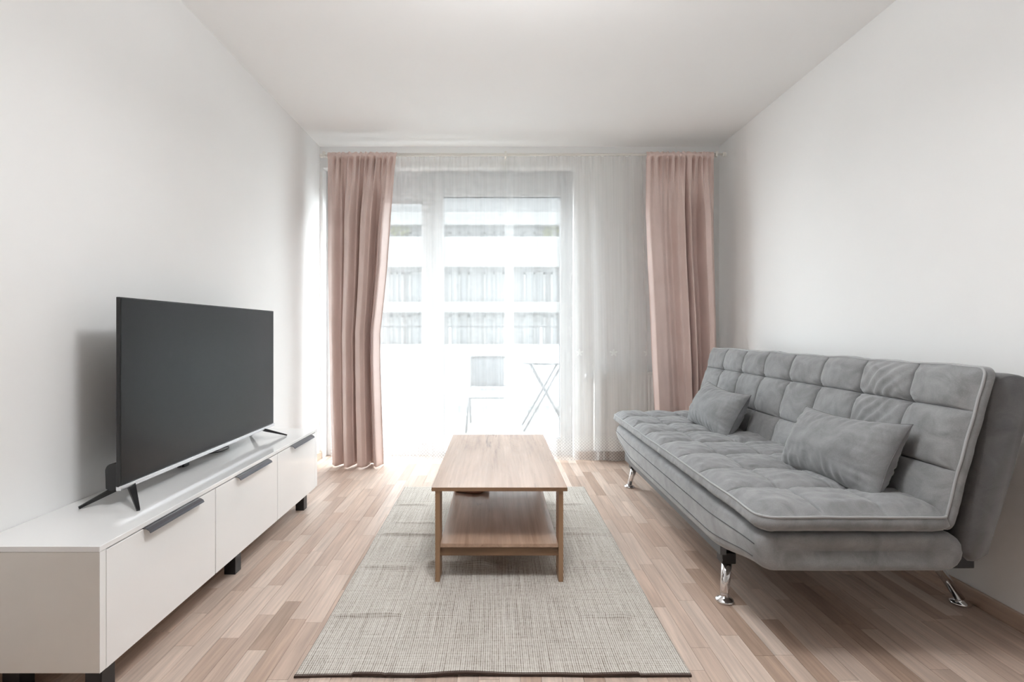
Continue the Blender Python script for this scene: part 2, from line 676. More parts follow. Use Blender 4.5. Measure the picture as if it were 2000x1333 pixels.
BOXF = [(3, 2, 1, 0), (4, 5, 6, 7), (0, 1, 5, 4), (1, 2, 6, 5), (2, 3, 7, 6), (3, 0, 4, 7)]
n_ind = 0
for p in pieces:
    x0, x1, y0, y1, L = p
    if n_ind < 300 and score(p) > 0:
        me = plank_mesh.get(L)
        if me is None:
            me = bpy.data.meshes.new('plank')
            me.from_pydata(plank_geom(SW, L), [], BOXF)
            me.materials.append(M['plank'])
            plank_mesh[L] = me
        o = bpy.data.objects.new('plank', me)
        o.location = (x0, y0, 0)
        link(o, floor)
        n_ind += 1
    else:
        b = len(field_v)
        yb = min(y1, YB + 0.1)
        field_v += [(x0 + a, y0 + c, d) for a, c, d in plank_geom(x1 - x0, yb - y0)]
        field_f += [tuple(q + b for q in f) for f in BOXF]
fo = mesh_obj('plank_field', field_v, field_f, 'plank_field', floor)
fo['kind'] = 'stuff'

# ------------------------------------------------------------------ balcony window and door
WY0, WY1 = YB + 0.10, YB + 0.17
w = struct(boxes('window_1', [
    (OPX0, OPX0 + 0.07, WY0, WY1, 0.0, OPZ),                       # left jamb
    (OPX0 + 0.0702, -0.6352, WY0, WY1, OPZ - 0.045, OPZ),          # head, left
    (-0.5448, OPX1 - 0.0602, WY0, WY1, OPZ - 0.045, OPZ),          # head, right
    (OPX0 + 0.0702, -0.6352, WY0, WY1, 0.0, 0.09),                 # sill
    (-0.635, -0.545, WY0, WY1, 0.0, OPZ),                          # mullion
    (OPX1 - 0.06, OPX1, WY0, WY1, 0.0, OPZ),                       # right jamb
    (-0.5448, OPX1 - 0.0602, WY0, WY1, 0.0, 0.033)], 'pvc', bev=0.004))   # threshold
box('head_panel', OPX0 + 0.071, -0.636, WY0 + 0.02, WY1, 2.206, OPZ - 0.046, 'pvc', w, 0.003)
box('pane', OPX0 + 0.07, -0.635, WY0 + 0.035, WY0 + 0.05, 0.09, 2.205, 'glass', w)
boxes('glazing_bead', [(OPX0 + 0.07, OPX0 + 0.082, WY0 + 0.015, WY0 + 0.035, 0.09, 2.205),
                       (-0.647, -0.635, WY0 + 0.015, WY0 + 0.035, 0.09, 2.205),
                       (OPX0 + 0.07, -0.635, WY0 + 0.015, WY0 + 0.035, 2.193, 2.205),
                       (OPX0 + 0.07, -0.635, WY0 + 0.015, WY0 + 0.035, 0.09, 0.102)], 'pvc', w)
# balcony door sash
DX0, DX1, DZ0, DZ1 = -0.543, OPX1 - 0.062, 0.036, OPZ - 0.047
d = struct(boxes('door_1', [
    (DX0, -0.450, WY0 - 0.015, WY1 - 0.01, DZ0, DZ1), (0.560, DX1, WY0 - 0.015, WY1 - 0.01, DZ0, DZ1),
    (-0.4498, 0.5598, WY0 - 0.015, WY1 - 0.01, 2.252, DZ1), (-0.4498, 0.5598, WY0 - 0.015, WY1 - 0.01, DZ0, 0.15)],
    'pvc', bev=0.005))
box('pane', -0.450, 0.560, WY0 + 0.02, WY0 + 0.035, 0.15, 2.252, 'glass', d)
boxes('gasket', [(-0.453, -0.446, WY0 - 0.004, WY0 + 0.02, 0.15, 2.252), (0.556, 0.563, WY0 - 0.004, WY0 + 0.02, 0.15, 2.252),
                 (-0.450, 0.560, WY0 - 0.004, WY0 + 0.02, 2.246, 2.254), (-0.450, 0.560, WY0 - 0.004, WY0 + 0.02, 0.147, 0.154)],
      'frame_steel', d)
hb = bmesh.new()
add_box(hb, -0.515, -0.485, WY0 - 0.025, WY0 - 0.015, 0.98, 1.12, 0.003)
add_box(hb, -0.508, -0.492, WY0 - 0.055, WY0 - 0.025, 1.085, 1.105, 0.002)
add_box(hb, -0.511, -0.489, WY0 - 0.068, WY0 - 0.052, 0.97, 1.11, 0.004)
bm_obj('door_handle', hb, 'pvc', d)

# ------------------------------------------------------------------ rug
RX0, RX1, RY0, RY1 = -0.628, 0.612, 1.535, 3.40
ridges = [  # (y, x0, x1, height, width)
    (3.04, -0.63, -0.40, 0.007, 0.018), (2.76, -0.60, -0.30, 0.005, 0.015), (2.592, -0.63, -0.28, 0.011, 0.016),
    (2.235, -0.63, -0.35, 0.011, 0.018), (1.853, -0.63, -0.33, 0.014, 0.014), (1.865, -0.32, -0.10, 0.008, 0.020),
    (2.26, -0.36, 0.02, 0.020, 0.035), (2.68, 0.22, 0.55, 0.005, 0.015), (2.60, 0.20, 0.61, 0.009, 0.016),
    (2.29, 0.34, 0.60, 0.006, 0.016), (2.22, 0.26, 0.58, 0.009, 0.018), (2.13, 0.38, 0.52, 0.008, 0.025),
    (1.850, 0.27, 0.55, 0.013, 0.020), (3.05, 0.30, 0.58, 0.006, 0.016), (2.95, 0.30, 0.5, 0.006, 0.02),
    (1.86, -0.10, 0.25, 0.003, 0.012), (2.05, 0.36, 0.5, 0.006, 0.03)]


def rug_h(x, y):
    h = 0.006 + 0.0015 * nz(x * 4, y * 4, 3.3)
    for (ry, x0, x1, a, wd) in ridges:
        yy = ry + 0.008 * nz(x * 6, ry * 9, 1.0)
        q = (y - yy) / wd
        if abs(q) < 3:
            win = sstep(x0 - 0.02, x0 + 0.08, x) * (1 - sstep(x1 - 0.08, x1 + 0.03, x))
            sh = math.exp(-q * q * (2.2 if q < 0 else 0.7))
            h += 1.35 * a * win * sh * (0.8 + 0.4 * nz(x * 9, ry * 5, 7.0))
    for cx, a in ((-0.345, -0.002), (0.30, -0.0012)):
        h += a * math.exp(-((x - cx) / 0.006) ** 2)
    # the edge nearest the camera lifts a little
    h += 0.010 * math.exp(-(y - RY0) / 0.03) * max(0, 0.5 + nz(x * 4.5, 8.1, 0)) * (1 if abs(x) < 0.45 else 0.2)
    for lx in (-0.258, 0.290):                 # table legs press it flat
        for ly in (2.15, 3.13):
            r = math.hypot((x - lx) / 0.05, (y - ly) / 0.09)
            h = h * sstep(0.6, 1.4, r) + 0.006 * (1 - sstep(0.6, 1.4, r))
    return h


nx, ny = 210, 330
vs, fs = [], []
for j in range(ny + 1):
    y = RY0 + (RY1 - RY0) * j / ny
    for i in range(nx + 1):
        x = RX0 + (RX1 - RX0) * i / nx
        ex = 0.006 * nz(y * 3, 1.7, 0) * (2 * i / nx - 1)
        ey = 0.008 * nz(x * 3.2, 5.5, 0) * (1 - 2 * j / ny)
        vs.append((x + ex, y + ey, rug_h(x, y)))
for j in range(ny):
    for i in range(nx):
        a = j * (nx + 1) + i
        fs.append((a, a + 1, a + nx + 2, a + nx + 1))
top_n = len(vs)
# edge skirt down to the floor
loop = [i for i in range(nx + 1)] + [j * (nx + 1) + nx for j in range(1, ny + 1)] + \
       [ny * (nx + 1) + i for i in range(nx - 1, -1, -1)] + [j * (nx + 1) for j in range(ny - 1, 0, -1)]
for q in loop:
    v0 = vs[q]
    vs.append((v0[0], v0[1], max(0.0008, v0[2] - 0.005)))
for k in range(len(loop)):
    k2 = (k + 1) % len(loop)
    fs.append((loop[k2], loop[k], top_n + k, top_n + k2))
rug = empty('rug', (0, 2.4, 0))
tag(rug, 'creased beige woven rug lying under the coffee table', 'rug')
mesh_obj('woven_field', vs, fs, 'rug', rug, True)
edge_pts = []
hv, hf = [], []  # dark strip following the rug's near edge
for i in range(nx + 1):
    v0 = vs[i]
    hv += [(v0[0], v0[1] - 0.004, v0[2] - 0.001), (v0[0], v0[1] - 0.004, max(0.0005, v0[2] - 0.007)),
           (v0[0], v0[1] + 0.006, max(0.0006, v0[2] - 0.0065)), (v0[0], v0[1] + 0.004, v0[2] + 0.0006)]
for i in range(nx):
    for k in range(4):
        a, b = i * 4 + k, i * 4 + (k + 1) % 4
        hf.append((a, b, b + 4, a + 4))
hf += [(0, 3, 2, 1), (nx * 4, nx * 4 + 1, nx * 4 + 2, nx * 4 + 3)]
mesh_obj('edge_strip', hv, hf, 'rug_edge', rug)['label'] = 'dark brown strip along the near edge'
adopt(rug)

# ------------------------------------------------------------------ television cabinet
CX0, CX1, CY0, CY1 = XL + 0.002, -1.113, 1.382, 3.070
CZ1, CZ0 = EYE - 0.605, EYE - 0.962
cab = empty('tv_cabinet', ((CX0 + CX1) / 2, (CY0 + CY1) / 2, 0))
tag(cab, 'long low white gloss cabinet with three drop fronts below the television', 'cabinet')
box('top_panel', CX0, CX1, CY0, CY1, CZ1 - 0.016, CZ1, 'gloss', cab, 0.0015)
box('side_panel', CX0, CX1 - 0.001, CY0, CY0 + 0.021, CZ0, CZ1 - 0.0165, 'matte_white', cab, 0.001)
box('side_panel', CX0, CX1 - 0.001, CY1 - 0.035, CY1, CZ0, CZ1 - 0.0165, 'gloss', cab, 0.001)
box('front_edge', CX1 - 0.0015, CX1 + 0.0005, CY0, CY0 + 0.021, CZ0, CZ1 - 0.0165, 'gloss', cab)
box('bottom_panel', CX0, CX1 - 0.022, CY0 + 0.0215, CY1 - 0.0355, CZ0, CZ0 + 0.016, 'matte_white', cab)
box('back_panel', CX0, CX0 + 0.006, CY0 + 0.0215, CY1 - 0.0355, CZ0 + 0.0165, CZ1 - 0.0165, 'matte_white', cab)
divs = [(1.4055, 1.9515), (1.9555, 2.5065), (2.5105, 3.0325)]
hand = [(1.553, 1.839), (2.103, 2.400), (2.670, 2.960)]
for (a, b), (h0, h1) in zip(divs, hand):
    dr = box('drop_front', CX1 - 0.019, CX1, a + 0.0005, b - 0.0005, CZ0 - 0.002, CZ1 - 0.0200, 'gloss', cab, 0.001)
    zt = CZ1 - 0.0175
    prof = [(CX1 - 0.004, zt + 0.0015), (CX1 + 0.010, zt - 0.001), (CX1 + 0.020, zt - 0.007), (CX1 + 0.024, zt - 0.015),
            (CX1 + 0.0222, zt - 0.0155), (CX1 + 0.018, zt - 0.0088), (CX1 + 0.009, zt - 0.003), (CX1 - 0.004, zt - 0.0008)]
    hd = extrude_y('handle', prof, h0, h1, 'gunmetal', dr)
    hd['label'] = 'dark metal lip handle'
for yy in (CY0 + 0.06, (CY0 + CY1) / 2 - 0.045, CY1 - 0.11):
    for x1 in (CX1 - 0.042, CX0 + 0.095):
        box('leg', x1 - 0.05, x1, yy, yy + 0.05, 0.0005, CZ0, 'black_leg', cab, 0.0015)
adopt(cab)

# ------------------------------------------------------------------ television
TX = -1.300
TY0, TY1, TZ0, TZ1 = 1.700, 2.880, 0.5275, 1.200
tv = empty('television', (TX, (TY0 + TY1) / 2, CZ1))
tag(tv, 'large flat television with a dark blank screen on the white cabinet', 'television')
box('panel_housing', TX - 0.013, TX - 0.0012, TY0, TY1, TZ0 + 0.012, TZ1, 'black_plastic', tv, 0.0015)
box('screen', TX - 0.0012, TX, TY0 + 0.006, TY1 - 0.006, TZ0 + 0.020, TZ1 - 0.005, 'screen', tv)
box('chin_strip', TX - 0.014, TX + 0.004, TY0, TY1, TZ0, TZ0 + 0.0165, 'silver', tv, 0.002)['label'] = 'silver strip below the screen'
prof = [(TX - 0.0135, TZ0 + 0.004), (TX - 0.040, TZ0 - 0.004), (TX - 0.058, TZ0 + 0.004)]
for k in range(9):
    a = PI * k / 16
    prof.append((TX - 0.034 - 0.026 * math.cos(a), TZ0 + 0.066 + 0.026 * math.sin(a)))
prof += [(TX - 0.0135, TZ0 + 0.088)]
extrude_y('rear_housing', prof, TY0 + 0.012, TY1 - 0.012, 'black_plastic', tv)
box('rear_cover', TX - 0.052, TX - 0.0135, TY0 + 0.18, TY1 - 0.18, TZ0 + 0.05, TZ0 + 0.45, 'black_plastic', tv, 0.012)


def flat_leg(a, b, w0, w1):
    bm = bmesh.new()
    a, b = Vector(a), Vector(b)
    dd = (b - a).normalized()
    side = dd.cross(Vector((0, 0, 1))).normalized()
    up = side.cross(dd)
    ring = []
    for p, wd in ((a, w0), (b, w1)):
        ring.append([bm.verts.new(p + side * wd * sx + up * wd * 0.7 * su)
                     for sx, su in ((-1, -1), (1, -1), (1, 1), (-1, 1))])
    for k in range(4):
        bm.faces.new((ring[0][k], ring[0][(k + 1) % 4], ring[1][(k + 1) % 4], ring[1][k]))
    bm.faces.new(ring[0][::-1])
    bm.faces.new(ring[1])
    bmesh.ops.recalc_face_normals(bm, faces=bm.faces)
    return bm


for att, tips in ((1.765, ((-1.203, 1.655), (-1.420, 1.674))), (2.765, ((-1.213, 2.855), (-1.418, 2.845)))):
    for q, (tx, ty) in enumerate(tips):
        ax = TX - 0.008 if q == 0 else TX - 0.040
        bm_obj('leg', flat_leg((ax, att, TZ0 + 0.001), (tx, ty, CZ1 + 0.0038), 0.012, 0.005), 'black_plastic', tv)
adopt(tv)

# cable behind / under the television
cable = empty('power_cable', (-1.33, 2.2, CZ1))
tag(cable, 'thin black looped cable lying under the television on the cabinet top', 'cable')
zc = CZ1 + 0.004
pts = []
for p in [(-1.46, 2.26), (-1.445, 2.33), (-1.405, 2.40), (-1.375, 2.46), (-1.372, 2.52), (-1.392, 2.555), (-1.412, 2.53),
          (-1.402, 2.47), (-1.425, 2.41), (-1.455, 2.36)]:
    pts.append((p[0], p[1], zc + 0.002 * len(pts) % 0.006))
sm = []
for i in range(len(pts) - 1):
    p0 = Vector(pts[max(0, i - 1)]); p1 = Vector(pts[i]); p2 = Vector(pts[i + 1]); p3 = Vector(pts[min(len(pts) - 1, i + 2)])
    for k in range(6):
        s = k / 6
        sm.append(0.5 * ((2 * p1) + (p2 - p0) * s + (2 * p0 - 5 * p1 + 4 * p2 - p3) * s * s + (3 * p1 - p0 - 3 * p2 + p3) * s ** 3))
tube('cord', sm, 0.0028, 'black_plastic', cable, 8)
bm = bmesh.new()
add_box(bm, -1.415, -1.385, 2.185, 2.225, CZ1 + 0.0005, CZ1 + 0.020, 0.004)
add_box(bm, -1.409, -1.391, 2.170, 2.186, CZ1 + 0.004, CZ1 + 0.016, 0.002)
bm_obj('connector', bm, 'black_plastic', cable)
tube('tail', [(-1.40, 2.225, CZ1 + 0.010), (-1.415, 2.24, CZ1 + 0.007), (-1.44, 2.25, CZ1 + 0.005), (-1.46, 2.26, CZ1 + 0.004)],
     0.0026, 'black_plastic', cable, 8)
adopt(cable)

# ------------------------------------------------------------------ coffee table
GX0, GX1, GY0, GY1 = -0.274, 0.307, 2.100, 3.180
GZ = EYE - 0.667
ct = empty('coffee_table', ((GX0 + GX1) / 2, (GY0 + GY1) / 2, 0.006))
tag(ct, 'brown oak veneer coffee table with lower shelf standing on the rug', 'table')
box('table_top', GX0, GX1, GY0 + 0.0012, GY1, GZ - 0.016, GZ, 'table_top', ct, 0.0008)
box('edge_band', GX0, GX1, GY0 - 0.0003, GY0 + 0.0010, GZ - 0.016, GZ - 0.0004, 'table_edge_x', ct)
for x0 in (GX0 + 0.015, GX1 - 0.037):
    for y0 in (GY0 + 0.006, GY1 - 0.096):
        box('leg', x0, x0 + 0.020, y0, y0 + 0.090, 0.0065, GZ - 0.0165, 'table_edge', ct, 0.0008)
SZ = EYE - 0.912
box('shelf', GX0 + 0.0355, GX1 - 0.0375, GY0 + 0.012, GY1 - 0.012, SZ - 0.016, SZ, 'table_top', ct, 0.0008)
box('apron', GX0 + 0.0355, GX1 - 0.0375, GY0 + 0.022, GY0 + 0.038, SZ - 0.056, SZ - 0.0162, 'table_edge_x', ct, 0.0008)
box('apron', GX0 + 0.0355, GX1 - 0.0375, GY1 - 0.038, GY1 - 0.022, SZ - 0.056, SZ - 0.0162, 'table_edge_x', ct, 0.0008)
adopt(ct)

# curved brown pad lying on the lower shelf
vs, fs = [], []
nu, nv = 24, 12
for j in range(nv + 1):
    for i in range(nu + 1):
        u, v_ = i / nu, j / nv
        x = -0.232 + 0.195 * u
        y = 2.775 + 0.13 * v_ - 0.055 * math.sin(PI * min(1, u * 1.1)) * (1 - v_) * u
        z = SZ + 0.0025 + 0.020 * sstep(0.72, 1.0, u) + 0.004 * (1 - u) + 0.006 * math.sin(u * 7) ** 2 * v_
        vs.append((x, y, z))
for j in range(nv):
    for i in range(nu):
        a = j * (nu + 1) + i
        fs.append((a, a + 1, a + nu + 2, a + nu + 1))
pad = mesh_obj('leather_pad', vs, fs, 'leather', None, True)
sol = pad.modifiers.new('thickness', 'SOLIDIFY')
sol.thickness = 0.012
sol.offset = 1.0
tag(pad, 'thin curled reddish-brown pad lying on the lower shelf of the coffee table', 'pad')

# ------------------------------------------------------------------ sofa bed
SY0, SY1 = 1.595, 3.585
sofa = empty('sofa_bed', (1.35, 2.59, 0))
tag(sofa, 'grey tufted velvet sofa bed on chrome legs along the right wall', 'sofa')


def tuft(u, v, N, Mr, amp, row=0.8, W=2.0, H=0.55):
    """height of tufted cushion; u, v in 0..1, N columns, Mr rows"""
    s = (u * N) % 1.0
    q = (v * Mr) % 1.0
    bs = 1 - abs(2 * s - 1) ** 2.6
    bq = 1 - abs(2 * q - 1) ** 2.6
    h = amp * ((1 - 0.9 * row) * (bs ** 0.6) + 0.15 * row * (bq ** 0.6) + 0.75 * row * (max(0, bs * bq) ** 0.5))
    # tight stitched seam lines
    cs, cq = W / N, H / Mr
    ds = min(s, 1 - s) * cs
    dq = min(q, 1 - q) * cq
    eu = min(u, 1 - u) * W
    ev = min(v, 1 - v) * H
    if eu > 0.03 and ev > 0.0:
        h -= 0.014 * math.exp(-(ds / 0.0036) ** 2)
    if ev > 0.03:
        h -= 0.007 * row * math.exp(-(dq / 0.0034) ** 2)
    if eu > 0.03 and ev > 0.03:
        r = math.hypot(ds, dq)
        h -= 0.019 * math.exp(-(r / 0.022) ** 2)
        # gathers radiating from the tuft
        ang = math.atan2(dq, ds)
        h += 0.0030 * math.exp(-(r / 0.055) ** 2) * math.sin(ang * 9 + 7 * nz(u * N, v * Mr, 2))
    return h


def cushion(name, O, A, B, Nrm, W, H, thick, hfun, nu, nv, mat, parent, edge=0.035, useams=(), vseams=(), wob=0.006, R=0.03):
    """closed cushion: O corner, A unit along width, B unit along height, Nrm outward"""
    O, A, B, Nrm = map(Vector, (O, A, B, Nrm))
    vs, fs = [], []

    def lines(n, size, seams):
        q = [k / n for k in range(n + 1)]
        for sm_ in seams:
            q = [x for x in q if abs(x - sm_) * size > 0.011]
            q += [sm_ + o_ / size for o_ in (-0.010, -0.0065, -0.004, -0.002, 0, 0.002, 0.004, 0.0065, 0.010)]
        return sorted(q)
    U, V = lines(nu, W, useams), lines(nv, H, vseams)
    nu, nv = len(U) - 1, len(V) - 1
    def pos(u, v, extra=0.0):
        ex, ey = min(u, 1 - u) * W, min(v, 1 - v) * H
        e = min(ex, ey)
        w = 1 - (1 - min(1, e / edge)) ** 2.2
        h = thick + (hfun(u, v)) * w + extra
        ox = wob * nz(v * 5, 3.1 if u < 0.5 else 9.2, 0) * abs(2 * u - 1) ** 6 * (1 if u > .5 else -1)
        oy = wob * nz(u * 14, 1.2 if v < 0.5 else 7.7, 0) * abs(2 * v - 1) ** 6 * (1 if v > .5 else -1)
        x, y = u * W, v * H
        if ex < R and ey < R:                      # rounded corners in plan
            a_, b_ = 1 - ex / R, 1 - ey / R
            a2, b2 = a_ * math.sqrt(1 - b_ * b_ / 2), b_ * math.sqrt(1 - a_ * a_ / 2)
            x += (a2 - a_) * R * (1 if u > 0.5 else -1)
            y += (b2 - b_) * R * (1 if v > 0.5 else -1)
        return O + A * (x + ox) + B * (y + oy) + Nrm * h
    for j in range(nv + 1):
        for i in range(nu + 1):
            vs.append(pos(U[i], V[j]))
    for j in range(nv):
        for i in range(nu):
            a = j * (nu + 1) + i
            fs.append((a, a + 1, a + nu + 2, a + nu + 1))
    lp = [i for i in range(nu + 1)] + [j * (nu + 1) + nu for j in range(1, nv + 1)] + \
         [nv * (nu + 1) + i for i in range(nu - 1, -1, -1)] + [j * (nu + 1) for j in range(nv - 1, 0, -1)]
    cen = O + A * W / 2 + B * H / 2
    prev = lp
    for (dn, inset) in ((0.012, -0.004), (thick * 0.5, -0.009), (thick * 0.75, 0.006), (thick * 0.93, 0.028), (thick, 0.06)):
        cur = []
        for q in lp:
            p = vs[q]
            flat = p - cen
            flat -= Nrm * flat.dot(Nrm)
            fx, fy = flat.dot(A), flat.dot(B)
            cx_ = math.copysign(max(0.0, abs(fx) - (W / 2 - R - 0.02)), fx)
            cy_ = math.copysign(max(0.0, abs(fy) - (H / 2 - R - 0.02)), fy)
            inw = -(A * cx_ + B * cy_).normalized()
            wr = 0.002 * nz(p.x * 40, p.y * 40, p.z * 40)
            vs.append(p + inw * (inset + wr) - Nrm * dn)
            cur.append(len(vs) - 1)
        for k in range(len(lp)):
            k2 = (k + 1) % len(lp)
            fs.append((prev[k2], prev[k], cur[k], cur[k2]))
        prev = cur
    fs.append(tuple(prev[::-1]))
    o = mesh_obj(name, vs, fs, mat, parent, True)
    for us in useams:
        pts = [pos(us, 0.02 + 0.96 * k / 60, -0.0004) for k in range(61)]
        tube('seam', pts, 0.0017, 'seam', o, 6)
    return o, [vs[q] for q in lp]


# seat base: padded box whose lower edge lifts towards both ends
def base_ring(y, sh):
    e = min(y - SY0, SY1 - 0.06 - y)
    zb = 0.224 + 0.072 * (1 - sstep(0.0, 0.42, e))
    zt = 0.420
    xf, xr = 0.852, 1.535
    pts = []
    def arc(cx, cz, r, a0, a1, n):
        for k in range(n + 1):
            a = a0 + (a1 - a0) * k / n
            pts.append((cx + r * math.cos(a), cz + r * math.sin(a)))
    zm = (zb + zt) / 2
    rb = (zt - zb) / 2
    # front: nearly upright with rounded corners, slightly set back at the bottom
    arc(xf + 0.03, zt - 0.03, 0.03, PI / 2, PI, 5)
    pts.append((xf - 0.006, zm + 0.015))
    arc(xf + 0.052, zb + 0.045, 0.045, PI, 1.5 * PI, 5)
    pts.append((1.10, zb - 0.002))
    pts.append((1.38, zb))
    # rear: half-round
    arc(xr - rb, zm, rb, -PI / 2, PI / 2, 8)
    pts.append((1.2, zt + 0.002))
    c = (1.20, zm)
    return [(c[0] + (x - c[0]) * (1 - sh * 0.6), c[1] + (z - c[1]) * (1 - sh)) for x, z in pts]


ys = [(SY0 + 0.020, 1.0), (SY0 + 0.0, 0.55), (SY0, 0.22), (SY0 + 0.004, 0.10), (SY0 + 0.014, 0.03), (SY0 + 0.03, 0.0)]
Yend = SY1 - 0.06
n_mid = 40
ys += [(SY0 + 0.03 + (Yend - SY0 - 0.10) * k / n_mid, 0.0) for k in range(1, n_mid + 1)]
ys += [(Yend - 0.03, 0.06), (Yend - 0.008, 0.16), (Yend, 0.35), (Yend, 0.7), (Yend - 0.01, 1.0)]
vs, fs = [], []
rn = None
for (y, sh) in ys:
    r = base_ring(y, min(sh, 0.999))
    rn = len(r)
    vs += [(x, y, z) for x, z in r]
for a in range(len(ys) - 1):
    for k in range(rn):
        k2 = (k + 1) % rn
        fs.append((a * rn + k, a * rn + k2, (a + 1) * rn + k2, (a + 1) * rn + k))
base = mesh_obj('seat_base', vs, fs, 'velvet', sofa, True)
# stitched lines on the front of the base, ending in a curve at both ends
for zoff, yl in ((0.062, 0.02), (0.148, 0.05)):
    pts = []
    for k in range(61):
        y = SY0 + yl + (Yend - SY0 - 2 * yl) * k / 60
        r = base_ring(y, 0.0)
        e = min(y - SY0, Yend - y)
        zb = 0.224 + 0.072 * (1 - sstep(0.0, 0.42, e))
        f = zoff / 0.205
        z = 0.420 - (0.420 - zb) * f
        zz = [q[1] for q in r[:13]]
        xx = [q[0] for q in r[:13]]
        x = float(np.interp(-z, [-q for q in zz], xx))
        pts.append((x - 0.0005, y, z))
    tube('seam', pts, 0.0016, 'seam', base, 6)


# seat cushion
def seat_h(u, v):
    a = tuft(u, v, 8, 3, 0.038, 0.5, W=2.0, H=0.62)
    a += 0.006 * nz(u * 14, v * 6, 4.0)
    a += 0.0055 * nz(u * 60, v * 9, 1.0) + 0.0025 * nz(u * 100 + v * 30, v * 14, 5.0)
    return a


sc_o, sc_loop = cushion('seat_cushion', (0.855, SY0 - 0.012, 0.421), (0, 1, 0), (1, 0, 0), (0, 0, 1),
                        SY1 - SY0 + 0.004, 0.62, 0.060, seat_h, 260, 90, 'velvet', sofa, 0.05,
                        [k / 8 for k in range(1, 8)], [1 / 3, 2 / 3], R=0.045)
fl = sc_o.data
bm = bmesh.new(); bm.from_mesh(fl); bmesh.ops.recalc_face_normals(bm, faces=bm.faces); bm.to_mesh(fl); bm.free()


def piping(lp, name, parent, rad=0.0042, mat='piping', up=Vector((0, 0, 0))):
    pts = [p + up for p in lp[::2]]
    pts.append(pts[0])
    tube(name, pts, rad, mat, parent, 6)


piping(sc_loop, 'piping', sc_o)

# backrest cushion
A0 = Vector((1.452, 0, 0.445))
A1 = Vector((1.592, 0, 0.962))
bdir = (A1 - A0).normalized()
bn = Vector((-bdir.z, 0, bdir.x))
HB = (A1 - A0).length


def back_h(u, v):
    # rows are not equal: seams at 0.345 and 0.725 of the height
    vv = float(np.interp(v, [0, 0.345, 0.725, 1], [0, 1 / 3, 2 / 3, 1]))
    a = tuft(u, vv, 8, 3, 0.036, W=2.0, H=HB)
    a += 0.006 * nz(u * 12, v * 4, 9.0) + 0.003 * nz(u * 50, v * 13, 6.0)
    # slanting gathers in two panels close to the near end
    g = math.exp(-((u - 0.185) / 0.045) ** 2) * sstep(0.35, 0.5, v)
    a += 0.0045 * g * math.sin((u * 2.0 * 0.8 + v * HB * 0.62) * 2 * PI / 0.042 + 2.5 * nz(u * 20, v * 6, 0))
    return a


bo = A0 - bn * 0.05
bc_o, bc_loop = cushion('back_cushion', (bo.x, SY0, bo.z), (0, 1, 0), bdir, bn, SY1 - SY0 + 0.015, HB, 0.05,
                        back_h, 260, 90, 'velvet', sofa, 0.05, [k / 8 for k in range(1, 8)], [0.345, 0.725], R=0.025)
fl = bc_o.data
bm = bmesh.new(); bm.from_mesh(fl); bmesh.ops.recalc_face_normals(bm, faces=bm.faces); bm.to_mesh(fl); bm.free()
piping(bc_loop, 'piping', bc_o)

# padded shell behind the back cushion
def shell_prof(sh):
    front0, front1 = (1.512, 0.36), (1.618, 0.915)
    rear1, rear0 = (1.775, 0.905), (1.585, 0.345)
    pts = []
    for k in range(9):
        f = k / 8
        pts.append((front0[0] + (front1[0] - front0[0]) * f, front0[1] + (front1[1] - front0[1]) * f))
    for k in range(1, 8):
        f = k / 8
        x = front1[0] + (rear1[0] - front1[0]) * f
        z = front1[1] + (rear1[1] - front1[1]) * f + 0.030 * math.sin(PI * f) ** 0.6
        pts.append((x, z))
    for k in range(9):
        f = k / 8
        x = rear1[0] + (rear0[0] - rear1[0]) * f + 0.012 * math.sin(PI * f)
        pts.append((x, rear1[1] + (rear0[1] - rear1[1]) * f))
    pts.append((1.545, 0.325))
    c = (sum(p[0] for p in pts) / len(pts), sum(p[1] for p in pts) / len(pts))
    return [(c[0] + (x - c[0]) * (1 - sh), c[1] + (z - c[1]) * (1 - sh * 0.14)) for x, z in pts]


vs, fs = [], []
ysh = [(SY0 + 0.002, 0.20), (SY0 + 0.006, 0.11), (SY0 + 0.018, 0.035), (SY0 + 0.035, 0.0)]
ysh += [(SY0 + 0.035 + (SY1 - SY0 - 0.07) * k / 24, 0.0) for k in range(1, 25)]
ysh += [(SY1 - 0.018, 0.035), (SY1 - 0.006, 0.11), (SY1 - 0.002, 0.20)]
for (y, sh) in ysh:
    r = shell_prof(sh)
    rn = len(r)
    for (x, z) in r:
        wv = 0.004 * nz(x * 15, y * 7, z * 15)
        vs.append((x + wv, y, z + 0.5 * wv))
for a in range(len(ysh) - 1):
    for k in range(rn):
        k2 = (k + 1) % rn
        fs.append((a * rn + k, a * rn + k2, (a + 1) * rn + k2, (a + 1) * rn + k))
fs.append(tuple(range(rn)))
fs.append(tuple(range((len(ysh) - 1) * rn, len(ysh) * rn)))
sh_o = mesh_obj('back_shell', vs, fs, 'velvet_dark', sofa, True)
for o in (sh_o, base):
    bm = bmesh.new(); bm.from_mesh(o.data); bmesh.ops.recalc_face_normals(bm, faces=bm.faces); bm.to_mesh(o.data); bm.free()
sh_o['label'] = 'dark grey padded rear shell'

